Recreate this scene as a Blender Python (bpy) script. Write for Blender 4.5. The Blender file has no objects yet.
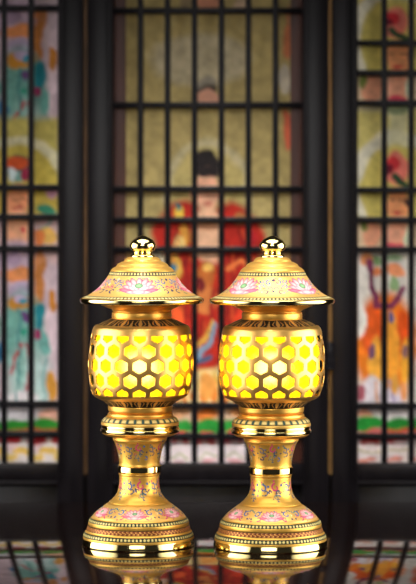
import bpy, bmesh, math, random
import numpy as np
from mathutils import Vector, Matrix

random.seed(7)
rng = np.random.default_rng(7)
S = 0.00125                      # metres per photo pixel at the lamps
TABLE = 0.75                     # table-top height
COL = bpy.context.scene.collection
PI = math.pi

def lin(c):
    c = np.asarray(c, dtype=float) / 255.0
    return np.where(c <= 0.04045, c / 12.92, ((c + 0.055) / 1.055) ** 2.4)
def lin4(*c):
    return tuple(float(v) for v in lin(c)) + (1.0,)

# ------------------------------------------------------------------ materials
def new_mat(name):
    m = bpy.data.materials.new(name); m.use_nodes = True
    nt = m.node_tree; nt.nodes.clear()
    out = nt.nodes.new('ShaderNodeOutputMaterial')
    return m, nt, out
def principled(name, col, rough=.5, metal=0., noise=0., nscale=60., bump=0., coat=0., stretch=(1,1,1), spec=None):
    m, nt, out = new_mat(name)
    b = nt.nodes.new('ShaderNodeBsdfPrincipled')
    b.inputs['Base Color'].default_value = col
    b.inputs['Roughness'].default_value = rough
    b.inputs['Metallic'].default_value = metal
    b.inputs['Coat Weight'].default_value = coat
    if spec is not None: b.inputs['Specular IOR Level'].default_value = spec
    if noise or bump:
        tc = nt.nodes.new('ShaderNodeTexCoord'); mp = nt.nodes.new('ShaderNodeMapping')
        mp.inputs['Scale'].default_value = stretch
        n = nt.nodes.new('ShaderNodeTexNoise'); n.inputs['Scale'].default_value = nscale
        n.inputs['Detail'].default_value = 4
        nt.links.new(tc.outputs['Object'], mp.inputs[0]); nt.links.new(mp.outputs[0], n.inputs['Vector'])
        if noise:
            r = nt.nodes.new('ShaderNodeValToRGB')
            r.color_ramp.elements[0].position = .3; r.color_ramp.elements[1].position = .7
            r.color_ramp.elements[0].color = tuple(c * (1 - noise) for c in col[:3]) + (1,)
            r.color_ramp.elements[1].color = tuple(min(1, c * (1 + noise)) for c in col[:3]) + (1,)
            nt.links.new(n.outputs['Fac'], r.inputs[0]); nt.links.new(r.outputs[0], b.inputs['Base Color'])
        if bump:
            bp = nt.nodes.new('ShaderNodeBump'); bp.inputs['Strength'].default_value = bump
            bp.inputs['Distance'].default_value = .001
            nt.links.new(n.outputs['Fac'], bp.inputs['Height']); nt.links.new(bp.outputs[0], b.inputs['Normal'])
    nt.links.new(b.outputs[0], out.inputs[0])
    return m

GOLD = (232, 174, 78)
M_satin = principled('satin_gold', lin4(*GOLD), .36, .85, noise=.08, nscale=40, bump=.04)
M_shell = principled('brushed_shell_gold', lin4(232, 180, 96), .33, .9, noise=.07, nscale=30)
M_polish = principled('polished_gold', lin4(255, 232, 158), .07, 1.0)
M_wood = principled('dark_lacquered_wood', lin4(17, 14, 16), .3, 0, spec=.16, noise=.3, nscale=14, stretch=(6, 6, .6))
M_bar = principled('dark_bar_wood', lin4(17, 15, 18), .32, 0, spec=.16, noise=.25, nscale=20)
M_strip = principled('russet_strip_wood', lin4(64, 28, 16), .5, 0, noise=.3, nscale=18, stretch=(6, 6, .6))
M_brass = principled('aged_brass_strip', lin4(150, 112, 62), .45, .5, noise=.25, nscale=25)
M_inside = principled('dark_shell_inside', lin4(24, 18, 14), .7, .2, noise=.2)  # dark inner face, added so openings near the globe's edge look black
M_dull = principled('darker_brass_strip', lin4(92, 66, 40), .5, .4, noise=.3, nscale=25)  # darker brass tone for the trim without a hinge
M_socket = principled('ceramic_socket', lin4(225, 220, 205), .4)
M_floor = principled('floor_boards', lin4(60, 42, 32), .5, 0, noise=.3, nscale=5, stretch=(1, 8, 1))
M_wall = principled('plaster_wall', lin4(70, 60, 58), .8, 0, noise=.08, nscale=9)

# polished lacquer table
m, nt, out = new_mat('brown_black_table_lacquer'); M_table = m
b = nt.nodes.new('ShaderNodeBsdfPrincipled')
tc = nt.nodes.new('ShaderNodeTexCoord'); mp = nt.nodes.new('ShaderNodeMapping'); mp.inputs['Scale'].default_value = (1.2, 14, 1)
n = nt.nodes.new('ShaderNodeTexNoise'); n.inputs['Scale'].default_value = 9; n.inputs['Detail'].default_value = 6
r = nt.nodes.new('ShaderNodeValToRGB')
r.color_ramp.elements[0].color = lin4(5, 2, 2); r.color_ramp.elements[1].color = lin4(26, 12, 8)
r.color_ramp.elements[0].position = .3; r.color_ramp.elements[1].position = .75
bp = nt.nodes.new('ShaderNodeBump'); bp.inputs['Strength'].default_value = .03; bp.inputs['Distance'].default_value = .0005
for a_, b_ in ((tc.outputs['Object'], mp.inputs[0]), (mp.outputs[0], n.inputs['Vector']), (n.outputs['Fac'], r.inputs[0]),
               (r.outputs[0], b.inputs['Base Color']), (n.outputs['Fac'], bp.inputs['Height']), (bp.outputs[0], b.inputs['Normal']),
               (b.outputs[0], out.inputs[0])):
    nt.links.new(a_, b_)
b.inputs['Roughness'].default_value = .06
b.inputs['IOR'].default_value = 1.42

# enamel: colour from the painted attribute, alpha says how metallic it is
m, nt, out = new_mat('painted_gold_enamel'); M_enamel = m
b = nt.nodes.new('ShaderNodeBsdfPrincipled')
at = nt.nodes.new('ShaderNodeAttribute'); at.attribute_name = 'Col'
mr = nt.nodes.new('ShaderNodeMapRange'); mr.inputs['To Min'].default_value = 0.; mr.inputs['To Max'].default_value = .75
nt.links.new(at.outputs['Color'], b.inputs['Base Color'])
nt.links.new(at.outputs['Alpha'], mr.inputs['Value']); nt.links.new(mr.outputs[0], b.inputs['Metallic'])
b.inputs['Roughness'].default_value = .38; b.inputs['Specular IOR Level'].default_value = .12
nt.links.new(b.outputs[0], out.inputs[0])

# painted picture boards
m, nt, out = new_mat('painted_picture'); M_paint = m
b = nt.nodes.new('ShaderNodeBsdfPrincipled')
at = nt.nodes.new('ShaderNodeAttribute'); at.attribute_name = 'Col'
nt.links.new(at.outputs['Color'], b.inputs['Base Color']); b.inputs['Roughness'].default_value = .7
b.inputs['Specular IOR Level'].default_value = .2
nt.links.new(b.outputs[0], out.inputs[0])

# inner lamp glass: frosted yellow glass lit by the bulb inside it
m, nt, out = new_mat('frosted_yellow_glass'); M_glass = m
tr = nt.nodes.new('ShaderNodeBsdfTranslucent'); rf = nt.nodes.new('ShaderNodeBsdfRefraction')
rf.inputs['Roughness'].default_value = .6; rf.inputs['IOR'].default_value = 1.3
rf.inputs['Color'].default_value = (1.0, .86, .30, 1)
tc = nt.nodes.new('ShaderNodeTexCoord'); n = nt.nodes.new('ShaderNodeTexNoise'); n.inputs['Scale'].default_value = 420; n.inputs['Detail'].default_value = 3
r = nt.nodes.new('ShaderNodeValToRGB')
r.color_ramp.elements[0].position = .35; r.color_ramp.elements[1].position = .65
r.color_ramp.elements[0].color = (.95, .60, .0, 1); r.color_ramp.elements[1].color = (1.0, .86, .015, 1)
mx = nt.nodes.new('ShaderNodeMixShader'); mx.inputs[0].default_value = .10
nt.links.new(tc.outputs['Object'], n.inputs['Vector']); nt.links.new(n.outputs['Fac'], r.inputs[0]); nt.links.new(r.outputs[0], tr.inputs[0])
nt.links.new(tr.outputs[0], mx.inputs[1]); nt.links.new(rf.outputs[0], mx.inputs[2]); nt.links.new(mx.outputs[0], out.inputs[0])

m, nt, out = new_mat('glowing_bulb'); M_bulb = m
e = nt.nodes.new('ShaderNodeEmission'); e.inputs[0].default_value = (1, .90, .62, 1); e.inputs[1].default_value = 38
nt.links.new(e.outputs[0], out.inputs[0])

# ------------------------------------------------------------------ mesh helpers
def link(name, me, mat, parent=None, loc=None):
    o = bpy.data.objects.new(name, me); COL.objects.link(o)
    if mat: me.materials.append(mat)
    if parent: o.parent = parent
    if loc: o.location = loc
    return o
def finish(me, angle=35):
    me.polygons.foreach_set('use_smooth', [True] * len(me.polygons))
    me.update()
    me.set_sharp_from_angle(angle=math.radians(angle))
def tag(o, label, cat, group=None):
    o['label'] = label; o['category'] = cat
    if group: o['group'] = group
def add_box(bm, x0, x1, y0, y1, z0, z1, bev=0.0, seg=2):
    t = bmesh.new(); bmesh.ops.create_cube(t, size=1)
    for v in t.verts:
        v.co = Vector(((x0 + x1) / 2 + v.co.x * (x1 - x0), (y0 + y1) / 2 + v.co.y * (y1 - y0), (z0 + z1) / 2 + v.co.z * (z1 - z0)))
    if bev: bmesh.ops.bevel(t, geom=t.edges[:], offset=bev, segments=seg, profile=.5, affect='EDGES')
    me = bpy.data.meshes.new('t'); t.to_mesh(me); t.free(); bm.from_mesh(me); bpy.data.meshes.remove(me)
def box_obj(name, mat, parent, *dims, bev=0.0):
    bm = bmesh.new(); add_box(bm, *dims, bev=bev)
    me = bpy.data.meshes.new(name); bm.to_mesh(me); bm.free(); finish(me)
    return link(name, me, mat, parent)

def catmull(pts, n=8):
    P = [np.array(p, float) for p in pts]; P = [2 * P[0] - P[1]] + P + [2 * P[-1] - P[-2]]
    res = []
    for i in range(1, len(P) - 2):
        p0, p1, p2, p3 = P[i - 1:i + 3]
        for k in range(n):
            t = k / n
            res.append(.5 * (2 * p1 + (p2 - p0) * t + (2 * p0 - 5 * p1 + 4 * p2 - p3) * t * t + (3 * p1 - p0 - 3 * p2 + p3) * t ** 3))
    res.append(P[-2])
    return res
def resample(pts, step):
    """straight-line resampling that keeps every given corner"""
    res = [np.array(pts[0], float)]
    for a, b_ in zip(pts[:-1], pts[1:]):
        a = np.array(a, float); b_ = np.array(b_, float)
        k = max(1, int(math.ceil(np.linalg.norm(b_ - a) / step)))
        for i in range(1, k + 1): res.append(a + (b_ - a) * i / k)
    return res
YB = 544.3
def lathe(prof, segs, lean, rs=1.0, hs=1.0):
    """prof: (radius px, photo-y px), revolved about the lamp axis; returns mesh plus theta / y / r / path-length arrays"""
    prof = np.array(prof, float); nr = len(prof)
    th = np.arange(segs) / segs * 2 * PI                    # 0 = towards the viewer (-y), + = to the right
    R, T = np.meshgrid(prof[:, 0], th, indexing='ij'); Y = np.repeat(prof[:, 1:2], segs, 1)
    z = (YB - Y) * S * hs
    co = np.stack([R * S * rs * np.sin(T) + z * lean, -R * S * rs * np.cos(T), z], -1).reshape(-1, 3)
    i = np.arange(nr - 1)[:, None] * segs; j = np.arange(segs)[None, :]; jn = (j + 1) % segs
    q = np.stack([i + j, i + segs + j, i + segs + jn, i + jn], -1).reshape(-1, 4)
    d = np.concatenate([[0], np.cumsum(np.linalg.norm(np.diff(prof, axis=0), axis=1))])
    me = bpy.data.meshes.new('lathe')
    me.vertices.add(len(co)); me.vertices.foreach_set('co', co.ravel())
    me.loops.add(q.size); me.loops.foreach_set('vertex_index', q.ravel())
    me.polygons.add(len(q)); me.polygons.foreach_set('loop_start', np.arange(len(q)) * 4)
    me.update(calc_edges=True); me.validate()
    dd = np.repeat(d[:, None], segs, 1)
    return me, (T * 180 / PI).ravel(), Y.ravel(), R.ravel(), dd.ravel(), prof, d
def flip_if_needed(me):
    bm = bmesh.new(); bm.from_mesh(me); bmesh.ops.recalc_face_normals(bm, faces=bm.faces[:]); bm.to_mesh(me); bm.free()
def lathe_obj(name, mat, parent, prof, lean, rs, hs, segs=96, smooth=False, n=6, rot=0):
    if smooth: prof = catmull(prof, n)
    me = lathe(prof, segs, lean, rs, hs)[0]; finish(me)
    return link(name, me, mat, parent)

# ------------------------------------------------------------------ enamel painter on a lathe surface
class Paint:
    def __init__(s, T, Y, R, D, base, metal=1.0):
        s.T, s.Y, s.R, s.D = T, Y, R, D
        s.c = np.empty((len(T), 4)); s.c[:, :3] = lin(base); s.c[:, 3] = metal
    def put(s, mask, col, metal=0.1, mix=1.0):
        s.c[mask, :3] = s.c[mask, :3] * (1 - mix) + lin(col) * mix
        s.c[mask, 3] = s.c[mask, 3] * (1 - mix) + metal * mix
    def band(s, y0, y1, col, metal=.1): s.put((s.Y >= y0) & (s.Y < y1), col, metal)
    def fold(s, phase, sector):
        return (s.T - phase + sector / 2) % sector - sector / 2
    def beads(s, y0, y1, n, bg, dot, line, phase=0):
        """a running band of light beads on a coloured ground between dark lines"""
        s.band(y0, y1, bg)
        yc, h = (y0 + y1) / 2, (y1 - y0) / 2
        sec = 360 / n
        f = s.fold(phase, sec) / sec
        inb = (s.Y >= y0) & (s.Y < y1)
        s.put(inb & ((f / .30) ** 2 + ((s.Y - yc) / (h * .55)) ** 2 < 1), dot, .3)
        s.put(inb & (np.abs(s.Y - yc) > h * .82), line)
        s.put(inb & (np.abs(np.abs(f) - .5) < .07), line)
    def local(s, phase, sector, d0):
        f = s.fold(phase, sector)
        return f * PI / 180 * s.R, d0 - s.D            # u right, v up, in px
    def ellipse(s, u, v, cu, cv, L, W, ang, edge, mid, metal=.1):
        ca, sa = math.cos(ang), math.sin(ang)
        p = (u - cu) * ca + (v - cv) * sa; q = -(u - cu) * sa + (v - cv) * ca
        d = (p / L) ** 2 + (q / W) ** 2
        m_ = d < 1
        w = np.clip(d[m_], 0, 1)[:, None] ** .8
        s.c[m_, :3] = lin(mid) * (1 - w) + lin(edge) * w; s.c[m_, 3] = metal
    def lotus(s, phase, sector, d0, w, h):
        u, v = s.local(phase, sector, d0)
        P1, P2, PW = (184, 66, 98), (212, 120, 138), (238, 200, 190)
        for a in (-78, 78, -54, 54, -30, 30, 0):        # back petals fan upward
            r_ = math.radians(90 - a)
            L = h * .30 + w * .12 * abs(math.sin(math.radians(a)))
            s.ellipse(u, v, math.cos(r_) * w * .42, -h * .12 + math.sin(r_) * h * .34, L, w * .15, r_, P1, PW)
        for a in (-66, 66, -40, 40):
            r_ = math.radians(90 - a)
            s.ellipse(u, v, math.cos(r_) * w * .3, -h * .18 + math.sin(r_) * h * .2, h * .26, w * .13, r_, P2, PW)
        for sg in (-1, 1):                              # wide lower petals
            s.ellipse(u, v, sg * w * .58, -h * .26, w * .42, h * .13, sg * .28, P1, P2)
            s.ellipse(u, v, sg * w * .30, -h * .36, w * .36, h * .13, sg * .1, P1, PW)
        s.ellipse(u, v, 0, -h * .34, w * .34, h * .15, 0, P2, PW)
        s.ellipse(u, v, 0, h * .06, w * .2, h * .15, 0, (60, 110, 84), (150, 190, 130))
    def curl(s, phase, sector, d0, cu, cv, R, turn, start, hand, t, col):
        """a spiral tendril"""
        u, v = s.local(phase, sector, d0)
        near = np.where(((u - cu) ** 2 + (v - cv) ** 2) < (R * 1.35 + t) ** 2)[0]
        un, vn = u[near], v[near]; hit = np.zeros(len(near), bool)
        for k in range(36):
            f = k / 35; a = start + hand * f * turn; rr = R * (1.15 - .85 * f)
            tt = t * (1 - .35 * f)
            hit |= (un - cu - rr * math.cos(a)) ** 2 + (vn - cv - rr * math.sin(a)) ** 2 < tt * tt
        s.put(near[hit], col)
    def dot(s, phase, sector, d0, cu, cv, r_, col):
        u, v = s.local(phase, sector, d0)
        s.put((u - cu) ** 2 + (v - cv) ** 2 < r_ * r_, col)
    def scatter(s, y0, y1, n, seed, rmin, rmax, yy, dd):
        g = random.Random(seed); cols = [(70, 84, 104), (70, 104, 156), (196, 64, 96), (36, 44, 92), (120, 92, 44), (58, 112, 100), (248, 226, 170)]
        for k in range(n):
            ph = (k * 137.508 + g.uniform(-8, 8)) % 360 - 180; y = g.uniform(y0, y1); r_ = g.uniform(rmin, rmax)
            d0 = float(np.interp(y, yy, dd)); c = g.choice(cols)
            if g.random() < .62: s.curl(ph, 360, d0, 0, 0, r_, g.uniform(3, 5), g.uniform(0, 6.3), g.choice((-1, 1)), r_ * .3, c)
            else: s.dot(ph, 360, d0, 0, 0, r_ * .5, c)
    def write(s, me):
        a = me.color_attributes.new('Col', 'FLOAT_COLOR', 'POINT')
        a.data.foreach_set('color', s.c.astype(np.float32).ravel())
NAVY, BLUE, PINK, TEAL, DARK, CREAM = (36, 44, 92), (70, 104, 156), (206, 64, 108), (58, 118, 110), (30, 30, 26), (222, 200, 122)
FIELD = (238, 188, 104)

# ------------------------------------------------------------------ the shrine lamp
def make_hex_shell(parent, lean, rs, hs, phase):
    """gold globe with five rows of honeycomb openings"""
    gp = catmull([(46.0, 324.8), (48.3, 327.6), (49.4, 331.5), (50.2, 336), (51.6, 345), (52.5, 355), (52.8, 364), (52.3, 374), (51.2, 383), (49.4, 390), (47.5, 394.4), (43.5, 397.6), (38, 399.6)], 12)
    gp = np.array(gp); ys, rsx = gp[:, 1], gp[:, 0]
    rad = lambda y: float(np.interp(y, ys, rsx))
    bm = bmesh.new(); cache = {}
    def vert(th, y, dr):
        r_ = (rad(y) - dr) * S * rs; z = (YB - y) * S * hs; t = math.radians(th)
        k = (round(th % 360, 3), round(y, 3), round(dr, 3))
        if k not in cache: cache[k] = bm.verts.new((r_ * math.sin(t) + z * lean, -r_ * math.cos(t), z))
        return cache[k]
    N = 18; DA = 360 / N; Y0, Y1 = 334.0, 392.8; dy = (Y1 - Y0) / 4; H2, H1 = dy * 2 / 3, dy / 3
    q = .71; SEG = 4
    for row in range(5):
        yc = Y0 + row * dy
        for k in range(N):
            tc_ = phase + (k + (.5 if row % 2 else 0)) * DA
            if row == 0:
                outer = [(-.5, -1.2), (-.5, H1), (0, H2), (.5, H1), (.5, -1.2)]
                inner = [(-.5 * q, -.3), (-.5 * q, H1 * q), (0, H2 * q), (.5 * q, H1 * q), (.5 * q, -.3)]
            elif row == 4:
                outer = [(.5, 1.2), (.5, -H1), (0, -H2), (-.5, -H1), (-.5, 1.2)]
                inner = [(.5 * q, .3), (.5 * q, -H1 * q), (0, -H2 * q), (-.5 * q, -H1 * q), (-.5 * q, .3)]
            else:
                outer = [(.5, -H1), (0, -H2), (-.5, -H1), (-.5, H1), (0, H2), (.5, H1)]
                inner = [(a * q, b_ * q) for a, b_ in outer]
            n = len(outer)
            def dens(poly):
                res = []
                for i in range(n):
                    a, b_ = poly[i], poly[(i + 1) % n]
                    for s_ in range(SEG): res.append((a[0] + (b_[0] - a[0]) * s_ / SEG, a[1] + (b_[1] - a[1]) * s_ / SEG))
                return res
            O, I = dens(outer), dens(inner)
            loops = []
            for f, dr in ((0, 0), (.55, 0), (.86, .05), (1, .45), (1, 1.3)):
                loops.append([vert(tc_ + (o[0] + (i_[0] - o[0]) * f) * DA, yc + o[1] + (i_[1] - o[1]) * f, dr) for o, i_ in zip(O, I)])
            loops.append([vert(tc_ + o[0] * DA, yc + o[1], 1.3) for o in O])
            for li, (A, B) in enumerate(zip(loops[:-1], loops[1:])):
                for i in range(len(A)):
                    j = (i + 1) % len(A)
                    f = [A[i], A[j], B[j], B[i]]
                    if len(set(f)) == 4:
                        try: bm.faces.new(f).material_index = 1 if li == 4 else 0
                        except ValueError: pass
    # plain bands above and below the openings
    for seq in ([y for y in ys if y < Y0 - 1.5] + [Y0 - 1.2], [Y1 + 1.2] + [y for y in ys if y > Y1 + 1.5]):
        for a, b_ in zip(seq[:-1], seq[1:]):
            for k in range(N * SEG):
                t0 = phase + (k / SEG - .5) * DA; t1 = phase + ((k + 1) / SEG - .5) * DA
                try: bm.faces.new([vert(t0, a, 0), vert(t1, a, 0), vert(t1, b_, 0), vert(t0, b_, 0)])
                except ValueError: pass
    bmesh.ops.remove_doubles(bm, verts=bm.verts[:], dist=1e-6)
    bmesh.ops.recalc_face_normals(bm, faces=bm.faces[:])
    me = bpy.data.meshes.new('globe_shell'); bm.to_mesh(me); bm.free(); finish(me, 40)
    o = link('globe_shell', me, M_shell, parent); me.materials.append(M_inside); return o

def shrine_lamp(loc, lean, rs, hs, hat_phase, foot_phase, hex_phase, liner_shift, label):
    root = bpy.data.objects.new('shrine_lamp', None); COL.objects.link(root); root.location = loc
    tag(root, label, 'lamp', 'pair of golden shrine lamps')
    A = (root,)
    L = lambda name, mat, prof, par=None, **k: lathe_obj(name, mat, par or root, prof, lean, rs, hs, **k)
    # ---- foot
    prof = catmull([(26.5, 498.6), (28.5, 501), (33, 504), (40.5, 509.6), (44.8, 513.6), (46.8, 516.4)], 12) + \
        catmull([(46.8, 516.4), (48.8, 518.2), (50.2, 521), (50.3, 523.6), (49.8, 524.6)], 6)[1:] + \
        catmull([(50.8, 525.2), (51.6, 527.5), (52.6, 530.2), (53.6, 531)], 6) + \
        catmull([(53.6, 531), (54.8, 533.2), (55.4, 536)], 6)[1:] + [(55.4, 537.6), (40, 537.8)]
    prof = resample(prof, .62)
    me, T, Y, R, D, pf, d = lathe(prof, 560, lean, rs, hs)
    P = Paint(T, Y, R, D, (230, 176, 80))
    dmid = float(np.interp(509.2, pf[:, 1], d))
    P.band(503.2, 516.4, FIELD, .85)
    for off, hand in ((-1, 1), (1, -1)):
        P.curl(foot_phase + 30, 60, dmid, off * 5.5, 1.2, 3.4, 5.0, PI / 2, hand, .75, BLUE)
        P.curl(foot_phase + 30, 60, dmid, off * 9.5, -4, 2.8, 4.5, -PI / 2, -hand, .7, PINK)
        P.dot(foot_phase + 30, 60, dmid, off * 2.2, -4.8, 1.0, NAVY); P.dot(foot_phase + 30, 60, dmid, off * 8.8, 5.2, .9, NAVY)
        P.curl(foot_phase + 30, 60, dmid, off * 2.6, 5.2, 2.2, 4.2, 0, hand, .6, TEAL)
    P.scatter(505.5, 515, 80, 5, 1.0, 1.7, pf[:, 1], d)
    P.lotus(foot_phase, 60, dmid + .6, 13.0, 13.5)
    P.beads(517.0, 521.0, 84, (52, 66, 48), CREAM, DARK)
    P.band(525.0, 528.6, (108, 52, 28), .35)
    f = P.fold(0, 360 / 74) / (360 / 74); inb = (Y >= 525.0) & (Y < 528.6)
    P.put(inb & (np.abs(f + .5 * np.sin((Y - 525) * 1.7)) < .22), (206, 146, 74), .5)
    P.band(524.6, 525.0, DARK); P.band(528.6, 529.0, DARK)
    P.beads(531.0, 535.4, 90, (58, 70, 50), CREAM, DARK)
    P.write(me); finish(me, 40); foot = link('foot', me, M_enamel, root)
    L('foot_rim', M_polish, catmull([(50, 536.4), (54.2, 536.7), (55.2, 537.6), (55.9, 540), (56.4, 542.6), (56.4, 543.4)], 5) + [(55.8, 544.3), (30, 544.3)], par=foot, segs=128)
    # ---- stem
    def stem(name, pts, seed, rows):
        pf_ = resample(catmull(pts, 10), .6)
        me, T, Y, R, D, pf, d = lathe(pf_, 330, lean, rs, hs)
        P = Paint(T, Y, R, D, (232, 178, 80))
        rows = [r_ for r_ in rows]
        for (y, sector, ph, size, col, hand) in rows:
            d0 = float(np.interp(y, pf[:, 1], d))
            P.curl(ph, sector, d0, 0, 0, size, 5.4, PI * .6, hand, size * .25, col)
            P.curl(ph, sector, d0, size * .9, -size * 1.15, size * .8, 4.2, -PI * .5, -hand, size * .22, (70, 84, 104))
            P.dot(ph, sector, d0, size * 1.55, size * .6, size * .34, BLUE)
            P.dot(ph, sector, d0, -size * 1.5, -size * .8, size * .28, NAVY)
            P.dot(ph, sector, d0, -size * .5, size * 1.75, size * .24, PINK)
            P.dot(ph, sector, d0, size * .2, -size * 2.1, size * .24, TEAL)
        P.scatter(rows[0][0] - 7, rows[0][0] + 11, 34, seed, 1.2, 2.1, pf[:, 1], d)
        P.write(me); finish(me, 40); link(name, me, M_enamel, root)
    stem('lower_stem', [(17, 472.5), (19.6, 473.6), (20.0, 476), (19.9, 480), (20.4, 486), (22.2, 492.5), (25.4, 497.2), (28.6, 500.4), (29.5, 502), (24, 503)], 1,
         [(484.0, 72, foot_phase + 12, 3.8, PINK, 1), (485.0, 72, foot_phase - 24, 3.3, BLUE, -1), (493.5, 60, foot_phase + 14, 2.3, (120, 130, 120), 1)])
    stem('upper_stem', [(22, 437.2), (26.3, 437.6), (26.8, 439.5), (25.2, 442), (23.4, 447), (21.8, 453), (20.6, 459), (20.2, 463), (20.6, 465.6), (17, 466.4)], 2,
         [(446.0, 60, foot_phase + 4, 3.2, PINK, 1), (448.0, 60, foot_phase + 34, 2.8, (86, 96, 120), -1), (455.0, 72, foot_phase, 1.9, (120, 130, 120), 1)])
    L('stem_ring', M_polish, [(17, 464.8), (20.9, 465.0), (21.7, 465.8), (21.8, 468.4), (21.7, 471), (20.9, 472.0), (17, 472.4)], segs=96)
    L('stem_bead', M_satin, catmull([(17, 471.8), (20.2, 472.3), (20.6, 473.6), (20.0, 475), (17, 475.4)], 5), segs=96)
    # ---- moulded tier under the globe
    L('lower_neck', M_satin, catmull([(24, 404.6), (31.6, 405.0), (32.2, 407.8), (31.7, 410.6), (30.2, 411.6)], 5) +
      catmull([(30.2, 411.6), (31.8, 412.4), (32.6, 414.2), (31.6, 415.6), (24, 416)], 5)[1:], segs=96)
    prof = resample(catmull([(28, 415.0), (31.5, 415.2), (34.6, 416.6), (37.2, 418.8), (38.6, 421.4), (39.0, 423.2), (38.0, 424.4), (30, 424.6)], 8), .6)
    me, T, Y, R, D, pf, d = lathe(prof, 480, lean, rs, hs)
    P = Paint(T, Y, R, D, (236, 184, 92))
    P.beads(416.4, 421.2, 30, (176, 150, 84), (236, 208, 132), (64, 58, 36))
    f = P.fold(6, 12) / 12; inb = (Y > 417) & (Y < 420.6)
    P.put(inb & (np.abs(f) < .13) & (np.abs(np.abs(f) - .08) < .05), (60, 92, 84))
    P.write(me); finish(me, 40); link('scalloped_shoulder', me, M_enamel, root)
    L('tier_ring', M_polish, catmull([(30, 424.0), (37.4, 424.1), (38.6, 424.9), (38.8, 426.2), (38.2, 427.4)], 5) +
      catmull([(38.2, 427.4), (39.4, 428.2), (39.7, 430), (39.0, 431.6), (37.6, 432.2)], 5)[1:] + [(30, 432.4)], segs=128)
    L('tier_base', M_satin, catmull([(30, 431.6), (37.6, 431.8), (36.6, 433.6), (33.4, 435.2), (29.4, 436.0), (27.0, 436.8)], 6) + [(27.4, 438.0), (22, 438.4)], segs=96)
    # ---- petal collars, above and below the globe
    def collar(pts, y0, y1, n, up):
        prof = resample(catmull(pts, 8), .6)
        me, T, Y, R, D, pf, d = lathe(prof, 460, lean, rs, hs)
        P = Paint(T, Y, R, D, (222, 172, 84))
        P.band(y0, y1, (10, 10, 16), 0)
        sec = 360 / n; f = np.abs(P.fold(hex_phase, sec)) / sec; g = (Y - y0) / (y1 - y0)
        g = g if up else 1 - g
        inb = (Y >= y0) & (Y < y1)
        w = .36 * np.sqrt(np.clip(g * 1.25, 0, 1)) * np.sqrt(np.clip((1.06 - g) * 2.2, 0, 1))
        P.put(inb & (f < w), (216, 164, 78), .8); P.put(inb & (f < w * .84), (12, 16, 36), 0)
        P.put(inb & (f < w * .34), (206, 158, 80), .6)
        f2 = np.abs(P.fold(hex_phase + sec / 2, sec)) / sec
        P.put(inb & (f2 < .09 * g), (196, 152, 84), .6)
        P.write(me); finish(me, 40); return link('petal_collar', me, M_enamel, root)
    collar([(26, 317.6), (29.6, 318.0), (33.6, 319.6), (38.6, 321.8), (42.4, 323.8), (46.2, 325.4), (45.5, 325.8), (40, 327)], 318.4, 324.4, 14, True)
    collar([(38, 397.2), (41.6, 397.6), (39.4, 399.4), (35.6, 401.8), (32.6, 404.6), (30.6, 406.2), (26, 406.6)], 398.4, 405.4, 14, False)
    # ---- globe, glass and bulb
    shell = make_hex_shell(root, lean, rs, hs, hex_phase)
    lin_prof = catmull([(30, 328.6), (42, 329.0), (44.8, 330.5), (46.7, 336), (48.1, 345), (49.0, 355), (49.3, 364), (48.8, 374), (47.7, 383), (45.8, 390), (43.4, 394.8), (38, 396.6), (30, 397)], 6)
    g = L('glass_liner', M_glass, lin_prof, segs=96); g.location.x = liner_shift * S
    bm = bmesh.new(); bmesh.ops.create_uvsphere(bm, u_segments=32, v_segments=20, radius=.016)
    zc = (YB - 366) * S * hs
    for v in bm.verts:
        if v.co.z < 0:                                  # pear-shaped bulb narrowing to its cap
            k = -v.co.z / .016; v.co.x *= 1 - .4 * k * k; v.co.y *= 1 - .4 * k * k; v.co.z *= 1.45
        v.co += Vector((zc * lean, 0, zc))
    me = bpy.data.meshes.new('bulb'); bm.to_mesh(me); bm.free(); finish(me); bulb = link('bulb', me, M_bulb, root)
    L('bulb_socket', M_socket, [(0.1, 377.5), (6, 377.5), (7, 379), (7, 396), (14, 397.5), (14, 403), (.1, 403)], par=bulb, segs=32)
    # ---- neck and roof
    L('upper_neck', M_satin, catmull([(24, 309.0), (28.4, 309.6), (28.2, 311.2), (29.6, 312.0), (30.0, 314.8), (29.7, 317.8), (28.6, 318.6), (24, 319)], 6), segs=96)
    L('roof_bowl', M_satin, catmull([(46, 302.2), (43.6, 303.2), (40.2, 305.0), (34.4, 307.6), (30.4, 309.2), (29.0, 310.6), (24, 310.8)], 6), segs=96)
    prof = catmull([(9.8, 256.4), (14.6, 257.2), (17.2, 258.8), (18.6, 261.2)], 6) + catmull([(18.6, 261.2), (21.6, 262.2), (24.8, 264.0), (26.4, 266.4)], 6)[1:] + \
        catmull([(26.4, 266.4), (29.0, 267.8), (31.0, 269.6), (31.8, 271.0)], 6)[1:] + \
        catmull([(31.8, 271.0), (33.0, 273.2), (34.4, 275.8), (36.8, 279.4), (40.2, 283.9), (44.6, 288.4), (49.6, 292.4), (55, 295.6), (60.2, 297.8), (61.6, 299.0)], 10)[1:] + [(60.8, 301.2), (50, 301.4), (40, 302.4)]
    prof = resample(prof, .62)
    me, T, Y, R, D, pf, d = lathe(prof, 620, lean, rs, hs)
    P = Paint(T, Y, R, D, (232, 178, 86))
    at_ = lambda y: float(np.interp(y, pf[:len(pf) - 8, 1], d[:len(pf) - 8]))
    P.band(275.2, 297, FIELD, .8)
    dm = at_(285.2)
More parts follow.
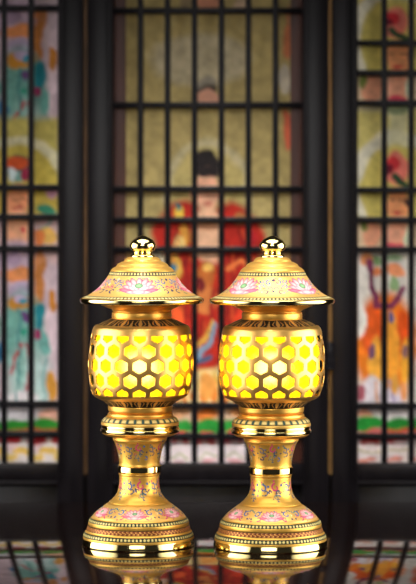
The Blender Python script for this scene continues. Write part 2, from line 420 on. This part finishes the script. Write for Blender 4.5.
    for off, hand in ((-1, 1), (1, -1)):                # blue and pink tendrils between the flowers
        ph, sec = hat_phase + 45, 90
        for (cu, cv, rr, turn, st, t_, col) in ((4.6, 5.2, 2.7, 5.2, PI / 2, .7, BLUE), (10.6, 6.8, 2.3, 5, 0, .65, BLUE), (3.6, -2.2, 2.2, 5, PI, .65, PINK),
                                                (12, 0, 2.9, 5, PI, .7, BLUE), (8.2, -6.2, 3.2, 4.2, -PI / 2, .7, NAVY), (17.5, 7.2, 2.4, 5, 0, .65, PINK),
                                                (16.4, -6.5, 2.4, 4.2, PI, .65, (84, 128, 140))):
            P.curl(ph, sec, dm, off * cu, cv, rr, turn, st if off > 0 else PI - st, hand, t_, col)
        P.dot(ph, sec, dm, off * 8, -1.6, .9, NAVY); P.dot(ph, sec, dm, off * 14, 4, .8, PINK)
    P.dot(hat_phase + 45, 90, dm, 0, 8, 1.4, NAVY); P.dot(hat_phase + 45, 90, dm, 0, -6.4, 1.3, NAVY)
    P.scatter(277.5, 293.5, 120, 9, 1.0, 1.9, pf[:len(pf) - 8, 1], d[:len(pf) - 8])
    P.lotus(hat_phase, 90, dm + .4, 20.5, 22)
    P.beads(271.4, 275.0, 64, (92, 92, 70), CREAM, DARK)
    P.beads(295.2, 297.6, 96, (120, 110, 70), (240, 220, 150), DARK)
    P.write(me); finish(me, 42); roof = link('roof', me, M_enamel, root)
    L('roof_rim', M_polish, catmull([(56, 298.6), (60.6, 297.9), (61.9, 299.0), (62.0, 300.8), (61.2, 302.4), (59.4, 303.0), (50, 302.6)], 5), par=roof, segs=128)
    # ---- finial
    knob = L('finial_knob', M_polish, catmull([(.05, 235.4), (3, 235.9), (6.6, 237.8), (10.6, 240.6), (12.7, 243.8), (13.0, 246.6), (12.0, 249.4), (9.6, 251.4), (8.0, 252.4), (6, 252.8)], 8), segs=96)
    L('finial_collar', M_polish, catmull([(6, 251.6), (8.8, 251.8), (9.8, 252.8), (9.2, 254.0)], 5) + catmull([(9.2, 254.0), (11.2, 254.6), (12.2, 256), (11.8, 257.4), (8, 258)], 5)[1:], par=knob, segs=96)
    return root

CAM_D = 2.9625; CAM_H = 0.4179; FPX = 2370.0; HOR = 210.0
shrine_lamp(((138.3 - 208) * S, 0, TABLE), .0148, 1.0, 1.0, -3, -4, 0, 1.9,
            'gold lamp with one pink lotus facing front on its roof, left of the pair')
D2 = CAM_D - .016
shrine_lamp(((270.4 - 208) * D2 / FPX, -.016, TABLE), .0068, 1.006, 1.0, 45, 0, 7, -1.9,
            'gold lamp with two pink lotuses flanking blue scrolls on its roof, right of pair')

# ------------------------------------------------------------------ table
tab = bpy.data.objects.new('table', None); COL.objects.link(tab); tab.location = (0, 0, 0)
tag(tab, 'long dark lacquered table with mirror-glossy top carrying both gold lamps', 'table')
TB = FPX * CAM_H / (502 - HOR) - CAM_D           # back edge of the top
box_obj('tabletop', M_table, tab, -.8, .8, -.62, TB, TABLE - .034, TABLE, bev=.003)
box_obj('apron', M_table, tab, -.74, .74, TB - .09, TB - .065, TABLE - .12, TABLE - .034, bev=.002)
box_obj('apron', M_table, tab, -.74, .74, -.56, -.535, TABLE - .12, TABLE - .034, bev=.002)
for x in (-.75, .69):
    for y in (-.575, TB - .105):
        bm = bmesh.new(); add_box(bm, x, x + .06, y, y + .06, 0, TABLE - .034, bev=.004)
        for v in bm.verts:
            if v.co.z < .1:
                v.co.x = x + .03 + (v.co.x - x - .03) * .72; v.co.y = y + .03 + (v.co.y - y - .03) * .72
        me = bpy.data.meshes.new('leg'); bm.to_mesh(me); bm.free(); finish(me); link('leg', me, M_table, tab)

# ------------------------------------------------------------------ lattice screen panels behind the table
YS = .6715                                        # front of the lattice bars
KS = (CAM_D + YS) / FPX
ZC = TABLE + CAM_H
X = lambda px: (px - 208) * KS
Z = lambda py: ZC + (HOR - py) * KS
KP = (CAM_D + YS + .0125) / FPX                    # scale at the picture board

def vnoise(u, v, sc, seed):
    g = np.random.default_rng(seed).random((64, 64))
    x, y = u / sc, v / sc
    x0, y0 = np.floor(x).astype(int), np.floor(y).astype(int); fx, fy = x - x0, y - y0
    fx = fx * fx * (3 - 2 * fx); fy = fy * fy * (3 - 2 * fy)
    G = lambda a, b_: g[a % 64, b_ % 64]
    return (G(x0, y0) * (1 - fx) + G(x0 + 1, y0) * fx) * (1 - fy) + (G(x0, y0 + 1) * (1 - fx) + G(x0 + 1, y0 + 1) * fx) * fy

class Board:
    """a painted picture: colours laid on a fine grid of the board's front face"""
    def __init__(s, x0, x1, y0, y1, step, bg):
        s.nx = int((x1 - x0) / step) + 1; s.ny = int((y1 - y0) / step) + 1
        s.u = np.linspace(x0, x1, s.nx); s.v = np.linspace(y0, y1, s.ny)
        V, U = np.meshgrid(s.v, s.u, indexing='ij'); s.U, s.V = U.ravel(), V.ravel()
        w1 = (vnoise(s.U, s.V, 11, 3) - .5) * 5; w2 = (vnoise(s.U, s.V, 11, 4) - .5) * 5
        s.Uw, s.Vw = s.U + w1, s.V + w2           # hand-painted wobble
        s.c = np.tile(lin(bg), (len(s.U), 1))
    def mixin(s, m_, col, a=1.0):
        m_ = (np.clip(m_, 0, 1) * a)[:, None]; s.c = s.c * (1 - m_) + lin(col) * m_
    def e(s, cx, cy, rx, ry, col, ang=0, soft=.25, a=1.0):
        ca, sa = math.cos(ang), math.sin(ang); p = s.Uw - cx; q = s.Vw - cy
        d = np.sqrt(((p * ca + q * sa) / rx) ** 2 + ((-p * sa + q * ca) / ry) ** 2)
        s.mixin((1 - d) / soft + .5, col, a)
    def r(s, x0, x1, y0, y1, col, a=1.0, soft=2.):
        m_ = np.minimum(np.minimum(s.Uw - x0, x1 - s.Uw), np.minimum(s.Vw - y0, y1 - s.Vw)) / soft + .5
        s.mixin(m_, col, a)
    def line(s, pts, w, col, a=1.0):
        d = np.full(len(s.U), 1e9)
        for (ax, ay), (bx, by) in zip(pts[:-1], pts[1:]):
            dx, dy = bx - ax, by - ay; t = np.clip(((s.Uw - ax) * dx + (s.Vw - ay) * dy) / (dx * dx + dy * dy + 1e-9), 0, 1)
            d = np.minimum(d, np.hypot(s.Uw - ax - t * dx, s.Vw - ay - t * dy))
        s.mixin((w / 2 - d) / 1.2 + .5, col, a)
    def mottle(s, amt, seed):
        n_ = (vnoise(s.U, s.V, 9, seed) + vnoise(s.U, s.V, 4, seed + 1) - 1) * amt
        s.c = np.clip(s.c * (1 + n_[:, None]), 0, 1)
    def build(s, parent):
        nx, ny = s.nx, s.ny; yf = YS + .0125
        co = np.stack([(s.U - 208) * KP, np.full(len(s.U), yf), ZC + (HOR - s.V) * KP], -1)
        i = np.arange(ny - 1)[:, None] * nx; j = np.arange(nx - 1)[None, :]
        q = np.stack([i + j, i + nx + j, i + nx + j + 1, i + j + 1], -1).reshape(-1, 4).tolist()
        n0 = len(co); back = co[[0, nx - 1, nx * ny - 1, nx * (ny - 1)]].copy(); back[:, 1] += .008
        co = np.concatenate([co, back])
        a, b_, c_, d_ = n0, n0 + 1, n0 + 2, n0 + 3
        f = q + [[a, b_, c_, d_],
                 list(range(0, nx)) + [b_, a], list(range(nx * (ny - 1), nx * ny))[::-1] + [d_, c_],
                 list(range(0, nx * ny, nx))[::-1] + [a, d_], list(range(nx - 1, nx * ny, nx)) + [c_, b_]]
        me = bpy.data.meshes.new('painting'); me.from_pydata(co.tolist(), [], f)
        col = np.ones((len(co), 4)); col[:n0, :3] = s.c; col[n0:, :3] = lin((90, 70, 55))
        at_ = me.color_attributes.new('Col', 'FLOAT_COLOR', 'POINT'); at_.data.foreach_set('color', col.astype(np.float32).ravel())
        me.update(); return link('painting', me, M_paint, parent)

TOPY = -150
def lattice_panel(label, x0, x1, horiz, board, strips=(), trim=None, hinge=False):
    """x0..x1: clear opening in photo px; stiles 25 px wide outside it"""
    root = bpy.data.objects.new('lattice_panel', None); COL.objects.link(root)
    root.location = (X((x0 + x1) / 2), YS, 0)
    tag(root, label, 'screen panel', 'lattice screen panels behind the table')
    parts = []
    B = lambda name, mat, *dims, bev=.0015: parts.append(box_obj(name, mat, None, *dims, bev=bev))
    bot = 463
    zt, zb = Z(TOPY), Z(bot)
    for (a, b_) in ((x0 - 25.8, x0), (x1, x1 + 25.8)):
        bm = bmesh.new()
        add_box(bm, X(a), X(b_), YS - .012, YS + .034, 0, zt + .07, bev=.002)
        inner = b_ == x0                                    # a raised bead beside the opening
        e0, e1 = (b_ - 5, b_ - 2) if inner else (a + 2, a + 5)
        add_box(bm, X(e0), X(e1), YS - .0155, YS - .008, Z(478), zt, bev=.001)
        me = bpy.data.meshes.new('stile'); bm.to_mesh(me); bm.free(); finish(me); parts.append(link('stile', me, M_wood))
    B('top_rail', M_wood, X(x0) - .0005, X(x1) + .0005, YS - .010, YS + .032, zt, zt + .065)
    B('middle_rail', M_wood, X(x0) - .0005, X(x1) + .0005, YS - .010, YS + .032, Z(481), zb)
    B('rail_moulding', M_wood, X(x0), X(x1), YS - .016, YS - .004, Z(483.5), Z(480.5), bev=.001)
    B('lower_panel', M_wood, X(x0) - .0005, X(x1) + .0005, YS + .004, YS + .022, .06, Z(481) + .0005)
    B('bottom_rail', M_wood, X(x0) - .0005, X(x1) + .0005, YS - .010, YS + .032, .0, .062)
    nv = int(round((x1 - x0) / 27.0))
    w = 3.1
    for k in range(1, nv):
        c = x0 + (x1 - x0) * k / nv
        B('vertical_bar', M_bar, X(c - w), X(c + w), YS, YS + .0095, zb - .0005, zt + .0005, bev=.0022)
    for y in list(horiz) + [-20, -60, -100]:
        B('horizontal_bar', M_bar, X(x0) - .0005, X(x1) + .0005, YS + .0008, YS + .0103, Z(y + w), Z(y - w), bev=.0022)
    for (a, b_) in strips:
        B('side_strip', M_strip, X(a), X(b_), YS + .0098, YS + .0122, zb, zt, bev=.001)
    if trim:
        B('edge_trim', M_brass if hinge else M_dull, X(trim[0]), X(trim[1]), YS - .008, YS + .006, Z(474), zt + .06, bev=.0006)
    if hinge:
        hb = bmesh.new()
        add_box(hb, X(trim[0] - 1.5), X(trim[1] + 1.5), YS - .0185, YS - .0125, Z(369), Z(341), bev=.001)
        for yy in (343, 350.5, 359.5, 367):
            add_box(hb, X(trim[0] - 2), X(trim[1] + 2), YS - .020, YS - .0125, Z(yy + 1), Z(yy - 1), bev=.0006)
        me = bpy.data.meshes.new('hinge'); hb.to_mesh(me); hb.free(); finish(me); parts.append(link('hinge', me, M_bar))
    parts.append(board.build(None))
    for p in parts:
        p.parent = root; p.matrix_parent_inverse = Matrix.Translation(root.location).inverted()
    return root

# ---- left picture: standing figure in a teal robe
bd = Board(-134, 60, TOPY - 4, 466, 2, (196, 172, 178))
def left_cloth(o):                                 # robe, belt and hem of a figure (o = vertical offset)
    bd.e(18, 262 + o, 22, 22, (196, 168, 184)); bd.e(15, 258 + o, 7, 6, (146, 120, 156), a=.5)
    bd.e(20, 274 + o, 20, 7, (222, 140, 84)); bd.e(39, 280 + o, 5, 26, (196, 124, 62), ang=.08); bd.e(40, 257 + o, 6, 8, (214, 140, 88)); bd.e(50, 330 + o, 5, 26, (214, 190, 196))
    bd.e(20, 290 + o, 11, 9, (180, 160, 186)); bd.e(22, 335 + o, 24, 44, (112, 164, 152)); bd.e(28, 382 + o, 22, 34, (176, 200, 194), soft=.6); bd.e(20, 366 + o, 5, 26, (140, 184, 172), soft=.8)
    bd.e(21, 303 + o, 14, 8, (196, 134, 44)); bd.e(21, 298 + o, 7, 5, (180, 160, 186)); bd.e(25, 301 + o, 4, 4, (20, 140, 160))
    bd.e(25, 318 + o, 4, 5, (104, 64, 120)); bd.e(24, 332 + o, 3, 4, (40, 150, 120))
    bd.e(40, 318 + o, 5, 16, (30, 128, 140)); bd.e(45, 345 + o, 5, 12, (110, 170, 160))
    bd.line([(22, 345 + o), (14, 358 + o), (11, 375 + o)], 3, (190, 50, 60)); bd.line([(27, 345 + o), (30, 370 + o), (27, 395 + o)], 2.5, (190, 70, 80))
    bd.e(2, 350 + o, 5, 12, (40, 110, 150)); bd.e(38, 335 + o, 4, 5, (150, 50, 90))
    bd.e(52, 300 + o, 4, 12, (190, 120, 40)); bd.e(52, 388 + o, 5, 16, (200, 140, 50)); bd.e(22, 398 + o, 16, 8, (214, 208, 208))
    bd.line([(20, 310 + o), (17, 400 + o)], 2, (60, 130, 130)); bd.line([(46, 360 + o), (43, 402 + o)], 2, (110, 170, 165))
left_cloth(-242)
bd.r(-134, 60, 118, 188, (190, 174, 92), soft=8); bd.e(18, 182, 48, 46, (214, 206, 168), soft=.08); bd.e(18, 186, 40, 40, (194, 172, 76), soft=.08)
bd.r(-134, 60, 187, 217, (196, 170, 74), soft=4)
bd.r(-134, 60, 217, 262, (206, 172, 170), soft=6)
bd.e(18, 168, 13, 14, (56, 74, 70)); bd.e(17, 163, 11, 7, (206, 84, 40)); bd.e(12, 175, 5, 7, (200, 214, 214)); bd.e(20, 178, 5, 6, (110, 160, 150)); bd.e(26, 176, 4, 7, (150, 40, 70))
bd.e(18, 201, 12, 16, (230, 152, 108)); bd.line([(13, 199), (18, 200)], 1.5, (120, 60, 40)); bd.line([(20, 199), (25, 200)], 1.5, (120, 60, 40)); bd.e(18, 209, 4, 2, (200, 70, 60))
bd.e(18, 228, 15, 18, (232, 166, 128)); bd.e(22, 231, 2.6, 2.6, (214, 40, 60))
bd.e(47, 210, 9, 5, (56, 134, 104)); bd.line([(40, 232), (50, 222), (56, 212)], 3, (80, 150, 130)); bd.e(48, 236, 9, 9, (226, 176, 90)); bd.e(40, 240, 6, 9, (228, 130, 70)); bd.e(52, 192, 6, 6, (206, 150, 170))
left_cloth(0)
bd.r(-134, 60, 404, 436, (206, 200, 204), soft=3); bd.e(50, 417, 12, 7, (224, 168, 146))
for cx in (-120, -92, -66, -38, -10, 17, 46): bd.e(cx, 428, 17, 8, (36, 128, 36), soft=.3)
bd.r(-134, 60, 428, 436, (188, 60, 50), a=.8); bd.r(-134, 60, 426, 430, (40, 120, 36), a=.6)
bd.r(-134, 60, 436, 468, (216, 204, 200), soft=3)
for cx in range(-130, 60, 27): bd.e(cx + 5, 441, 11, 5, (198, 44, 52)); bd.e(cx + 5, 448, 7, 4, (220, 190, 192)); bd.e(cx + 18, 452, 11, 3.5, (220, 180, 90)); bd.e(cx + 4, 457, 9, 3, (222, 186, 96))
for cx in (-50, -110):                             # companions outside the photo's edge
    bd.e(cx, 330, 22, 66, (150, 120, 150)); bd.e(cx, 202, 12, 16, (226, 156, 112)); bd.e(cx, 180, 12, 10, (60, 60, 60)); bd.e(cx, 250, 18, 30, (190, 110, 90))
bd.mottle(.30, 21)
lattice_panel('black lattice panel left of the lamps, painted figure in teal robe behind its bars', -131, 58, (8, 187.5, 217, 248.5, 404, 434.5), bd)

# ---- centre picture: seated figure in a red robe
bd = Board(110, 305, TOPY - 4, 466, 2, (172, 152, 98))
bd.r(110, 305, 130, 260, (176, 156, 100), soft=60); bd.e(208, 200, 44, 62, (196, 184, 146), soft=.1, a=.8); bd.e(208, 202, 38, 56, (180, 160, 92), soft=.1, a=.8)
bd.e(207, 2, 12, 8, (206, 140, 110)); bd.e(185, 0, 6, 10, (120, 100, 90), a=.6); bd.e(240, 5, 6, 8, (200, 170, 140))
bd.e(207, 86, 11, 11, (66, 56, 46)); bd.e(207, 99, 12, 9, (206, 150, 124)); bd.e(200, 60, 50, 26, (190, 180, 160), a=.5)
bd.r(110, 305, 250, 406, (196, 150, 96), soft=8)
bd.e(205, 320, 62, 82, (172, 36, 20), soft=.12)                               # robe
bd.e(180, 232, 26, 32, (180, 38, 26), ang=.5); bd.e(236, 236, 26, 34, (180, 38, 26), ang=-.5)
bd.e(207, 166, 14, 14, (40, 34, 34)); bd.e(207, 156, 7, 7, (40, 34, 34)); bd.e(207, 190, 13, 22, (228, 170, 138)); bd.e(207, 172, 13, 6, (44, 36, 36))
for sx in (201, 213): bd.line([(sx - 3, 188), (sx + 3, 188)], 1.6, (90, 50, 40))
bd.line([(207, 190), (207, 198)], 1.4, (200, 130, 100)); bd.e(207, 204, 4, 1.8, (190, 60, 60)); bd.e(193, 192, 3, 8, (226, 164, 130)); bd.e(221, 192, 3, 8, (226, 164, 130))
bd.e(208, 234, 15, 30, (226, 176, 140)); bd.e(207, 226, 12, 3, (206, 146, 110))
bd.e(178, 214, 6, 8, (226, 190, 70)); bd.e(177, 208, 3, 4, (60, 110, 120)); bd.e(184, 236, 7, 12, (214, 150, 60)); bd.e(240, 218, 8, 6, (170, 110, 60)); bd.e(178, 245, 6, 9, (226, 196, 120)); bd.e(250, 240, 7, 10, (180, 30, 40))
bd.e(172, 268, 9, 14, (220, 172, 70)); bd.e(172, 268, 3, 4, (60, 120, 150)); bd.e(159, 260, 7, 10, (206, 190, 160)); bd.e(158, 285, 6, 16, (214, 190, 160), a=.8)
bd.e(206, 274, 9, 13, (176, 96, 40)); bd.e(208, 268, 5, 5, (230, 180, 90)); bd.e(206, 300, 13, 14, (206, 120, 60)); bd.e(200, 285, 4, 8, (110, 30, 30))
bd.line([(184, 262), (188, 300), (178, 345)], 5, (150, 26, 20)); bd.line([(238, 250), (232, 300), (240, 340)], 5, (150, 24, 20)); bd.line([(214, 290), (210, 340)], 5, (150, 30, 22))
for fx, fy, dx in ((170, 300, -6), (182, 290, -4), (226, 290, 4), (246, 296, 7), (236, 320, 3), (200, 318, -3), (176, 228, -8), (240, 226, 8), (190, 226, -4), (228, 240, 3)):
    bd.line([(fx, fy), (fx + dx * .4, fy + 18), (fx + dx, fy + 40)], 2.6, (112, 20, 16), a=.75)
    bd.line([(fx + 4, fy + 4), (fx + 4 + dx, fy + 34)], 1.8, (214, 96, 40), a=.7)
bd.line([(226, 268), (240, 262), (254, 280)], 4, (224, 120, 60)); bd.e(242, 330, 9, 20, (214, 60, 30))
bd.line([(215, 326), (207, 346), (192, 366)], 6, (112, 140, 160)); bd.line([(212, 322), (202, 342), (190, 358)], 3, (214, 170, 70)); bd.e(178, 320, 6, 14, (230, 90, 40)); bd.e(176, 350, 6, 12, (120, 20, 30))
bd.line([(182, 368), (196, 362), (212, 356)], 4, (60, 90, 120)); bd.e(160, 330, 6, 24, (170, 60, 50))
bd.r(110, 305, 368, 406, (222, 192, 120), soft=5)
for cx in range(120, 300, 10): bd.line([(cx, 372), (cx + 1, 402)], 2.6, (236, 216, 160)); bd.e(cx + 4, 396, 3, 8, (220, 120, 40)); bd.e(cx + 6, 380, 2, 8, (200, 150, 60))
bd.e(207, 386, 8, 14, (224, 150, 70)); bd.e(176, 380, 6, 8, (190, 90, 60), a=.6)
bd.r(110, 305, 404, 437, (206, 170, 140), soft=3); bd.e(207, 414, 12, 7, (220, 120, 50)); bd.e(178, 412, 9, 5, (222, 160, 110)); bd.e(238, 412, 9, 5, (222, 150, 90))
for cx in (125, 150, 178, 207, 236, 264, 290): bd.e(cx, 427, 16, 7, (40, 138, 50), soft=.3)
for cx in (125, 152, 180, 207, 236, 262, 290): bd.e(cx, 435, 10, 5.5, (206, 62, 62))
bd.r(110, 305, 438, 468, (222, 206, 206), soft=2)
for cx in range(126, 300, 27): bd.e(cx, 441, 11, 4, (214, 70, 84)); bd.e(cx, 446, 7, 5, (230, 212, 212)); bd.line([(cx - 9, 458), (cx, 452), (cx + 9, 458)], 2, (176, 176, 130)); bd.e(cx, 462, 9, 2, (212, 150, 150))
bd.e(288, 40, 6, 20, (200, 120, 80)); bd.e(284, 80, 6, 14, (206, 196, 180), a=.8); bd.e(287, 130, 5, 22, (206, 100, 70)); bd.e(290, 15, 6, 10, (190, 130, 90))
bd.mottle(.30, 33)
lattice_panel('black middle lattice panel behind both lamps, painted figure in red robe behind its bars', 113.5, 302.5, (10.5, 105, 189, 220, 249.5, 405.5, 436.5), bd,
              strips=((113.6, 125.8), (290.5, 302.4)), trim=(84.1, 87.4))

# ---- right picture: figure in an orange skirt and plum scarf
bd = Board(354, 549, TOPY - 4, 466, 2, (204, 196, 182))
def right_head(o):
    bd.r(354, 549, 108 + o, 220 + o, (206, 190, 112), soft=10); bd.e(396, 186 + o, 46, 56, (222, 214, 190), soft=.08); bd.e(398, 190 + o, 38, 48, (206, 188, 100), soft=.08)
    bd.r(388, 410, 106 + o, 146 + o, (200, 196, 156), soft=4, a=.8); bd.e(398, 108 + o, 10, 6, (150, 160, 120))
    bd.e(396, 168 + o, 13, 16, (222, 120, 104)); bd.e(393, 164 + o, 7, 7, (206, 50, 56)); bd.e(389, 169 + o, 4, 4, (110, 20, 40)); bd.line([(393, 176 + o), (400, 182 + o), (406, 186 + o)], 6, (44, 74, 46))
    bd.e(398, 204 + o, 12, 18, (234, 156, 104)); bd.e(407, 202 + o, 2.5, 5, (60, 40, 40)); bd.e(398, 211 + o, 4, 2, (206, 70, 60)); bd.line([(391, 200 + o), (396, 200 + o)], 1.5, (110, 60, 40)); bd.line([(400, 200 + o), (405, 200 + o)], 1.5, (110, 60, 40))
    bd.r(354, 549, 220 + o, 250 + o, (214, 186, 150), soft=4)
    bd.e(398, 234 + o, 13, 18, (236, 166, 134)); bd.e(372, 234 + o, 9, 16, (226, 156, 122)); bd.e(364, 226 + o, 4, 7, (120, 130, 60)); bd.e(396, 246 + o, 10, 4, (216, 70, 90)); bd.e(407, 235 + o, 3, 12, (206, 214, 180))
right_head(-146); right_head(0)
bd.r(354, 549, 250, 406, (206, 198, 188), soft=3)
bd.e(368, 260, 7, 6, (222, 140, 84)); bd.e(378, 262, 5, 5, (110, 140, 90)); bd.e(377, 272, 4, 5, (226, 130, 80)); bd.e(395, 271, 9, 6, (230, 146, 100)); bd.e(395, 258, 9, 5, (150, 170, 130)); bd.e(394, 284, 5, 8, (130, 160, 110))
bd.e(386, 345, 32, 52, (228, 120, 24)); bd.e(372, 330, 10, 28, (226, 90, 24)); bd.e(402, 335, 9, 26, (224, 84, 20)); bd.e(390, 350, 8, 40, (240, 160, 50)); bd.e(376, 362, 7, 24, (238, 170, 60)); bd.e(405, 362, 6, 24, (240, 170, 50))
bd.line([(370, 262), (372, 285), (376, 306), (390, 308), (398, 300), (402, 288)], 6, (122, 44, 80)); bd.line([(372, 270), (374, 290)], 4, (90, 24, 60))
bd.e(390, 318, 3, 6, (70, 80, 140)); bd.e(372, 352, 3, 7, (120, 80, 110)); bd.e(404, 352, 3, 7, (130, 90, 110)); bd.e(360, 318, 6, 20, (216, 210, 200)); bd.e(384, 342, 2.5, 40, (190, 60, 20))
bd.e(372, 394, 12, 18, (216, 206, 210)); bd.e(392, 398, 12, 12, (206, 194, 206)); bd.e(361, 392, 5, 8, (170, 90, 100)); bd.e(404, 392, 5, 10, (226, 150, 90)); bd.line([(388, 380), (392, 402)], 2, (150, 130, 170)); bd.line([(374, 382), (378, 402)], 2, (216, 140, 70)); bd.e(393, 386, 4, 10, (226, 160, 70))
bd.r(354, 549, 404, 437, (214, 206, 204), soft=3); bd.e(364, 414, 8, 6, (226, 160, 130))
for cx in (370, 398, 424, 450, 478, 504, 532): bd.e(cx, 427 if cx > 380 else 424, 17, 7.5, (32, 134, 46), soft=.3)
bd.r(354, 549, 430, 437, (206, 60, 50), soft=3, a=.85)
bd.r(354, 549, 437, 468, (220, 206, 202), soft=2)
for cx in range(370, 549, 27): bd.e(cx, 440, 11, 4, (206, 60, 60)); bd.e(cx, 446, 8, 4, (226, 206, 204)); bd.line([(cx - 10, 450), (cx, 453), (cx + 10, 450)], 2, (186, 170, 120)); bd.e(cx - 4, 460, 9, 2.4, (214, 130, 110))
for cx in (450, 510):
    bd.e(cx, 330, 24, 66, (200, 90, 50)); bd.e(cx, 202, 12, 17, (230, 160, 112)); bd.e(cx, 180, 13, 10, (60, 60, 54)); bd.e(cx, 250, 18, 28, (180, 170, 130))
bd.mottle(.30, 45)
lattice_panel('black lattice panel right of the lamps, painted figure in orange skirt behind its bars', 357.5, 546.5, (43, 73, 103, 190, 220, 249.5, 406, 436.5), bd,
              trim=(328.5, 331.5), hinge=True)

# ------------------------------------------------------------------ the room
def struct(name, mat, *dims):
    o = box_obj(name, mat, None, *dims); o['kind'] = 'structure'; return o
struct('floor', M_floor, -2.6, 2.6, -3.6, 1.6, -.1, 0)
struct('wall_back', M_wall, -2.6, 2.6, 1.5, 1.6, 0, 3.0)

# ------------------------------------------------------------------ lights
def area(name, loc, target, sx, sy, watts, col=(1, 1, 1), spread=180):
    l = bpy.data.lights.new(name, 'AREA'); l.shape = 'RECTANGLE'; l.size = sx; l.size_y = sy; l.energy = watts; l.color = col
    l.spread = math.radians(spread)
    o = bpy.data.objects.new(name, l); COL.objects.link(o); o.location = loc
    o.rotation_euler = (Vector(target) - Vector(loc)).to_track_quat('-Z', 'Y').to_euler()
    return o
area('softbox_left', (-1.25, -.5, 1.2), (0, -.5, 1.0), 1.9, 1.3, 17, (1, .98, .95), 95)
area('softbox_right', (1.25, -.5, 1.2), (0, -.5, 1.0), 1.9, 1.3, 17, (1, .98, .95), 95)
area('softbox_front', (-.12, -2.3, 1.75), (0, 0, .9), 1.3, .8, 1.6, (1, .98, .95), 44)
area('softbox_overhead', (0, -.22, 2.2), (0, -.22, .95), 1.4, 1.15, 7.5, (1, .98, .95), 75)
area('screen_light', (0, -1.2, 2.6), (0, .69, .78), .4, .25, 1.35, spread=23)  # added lamp, aimed low so the pictures get darker towards the top

w = bpy.data.worlds.new('World'); bpy.context.scene.world = w; w.use_nodes = True
w.node_tree.nodes['Background'].inputs[0].default_value = (.9, .92, 1, 1)
w.node_tree.nodes['Background'].inputs[1].default_value = .02

# ------------------------------------------------------------------ camera and view
cam = bpy.data.cameras.new('camera'); co = bpy.data.objects.new('camera', cam); COL.objects.link(co)
co.location = (0, -CAM_D, ZC); co.rotation_euler = (PI / 2, 0, 0)
cam.sensor_width = 36; cam.sensor_fit = 'AUTO'; cam.lens = FPX / 584 * 36
cam.shift_y = -(292 - HOR) / 584
cam.dof.use_dof = True; cam.dof.focus_distance = CAM_D - .05; cam.dof.aperture_fstop = 4.8
cam.clip_start = .05
sc = bpy.context.scene; sc.camera = co
sc.view_settings.view_transform = 'Standard'; sc.view_settings.look = 'None'; sc.view_settings.gamma = 1
sc.view_settings.exposure = 0; sc.view_settings.use_curve_mapping = False
sc.cycles.use_denoising = True
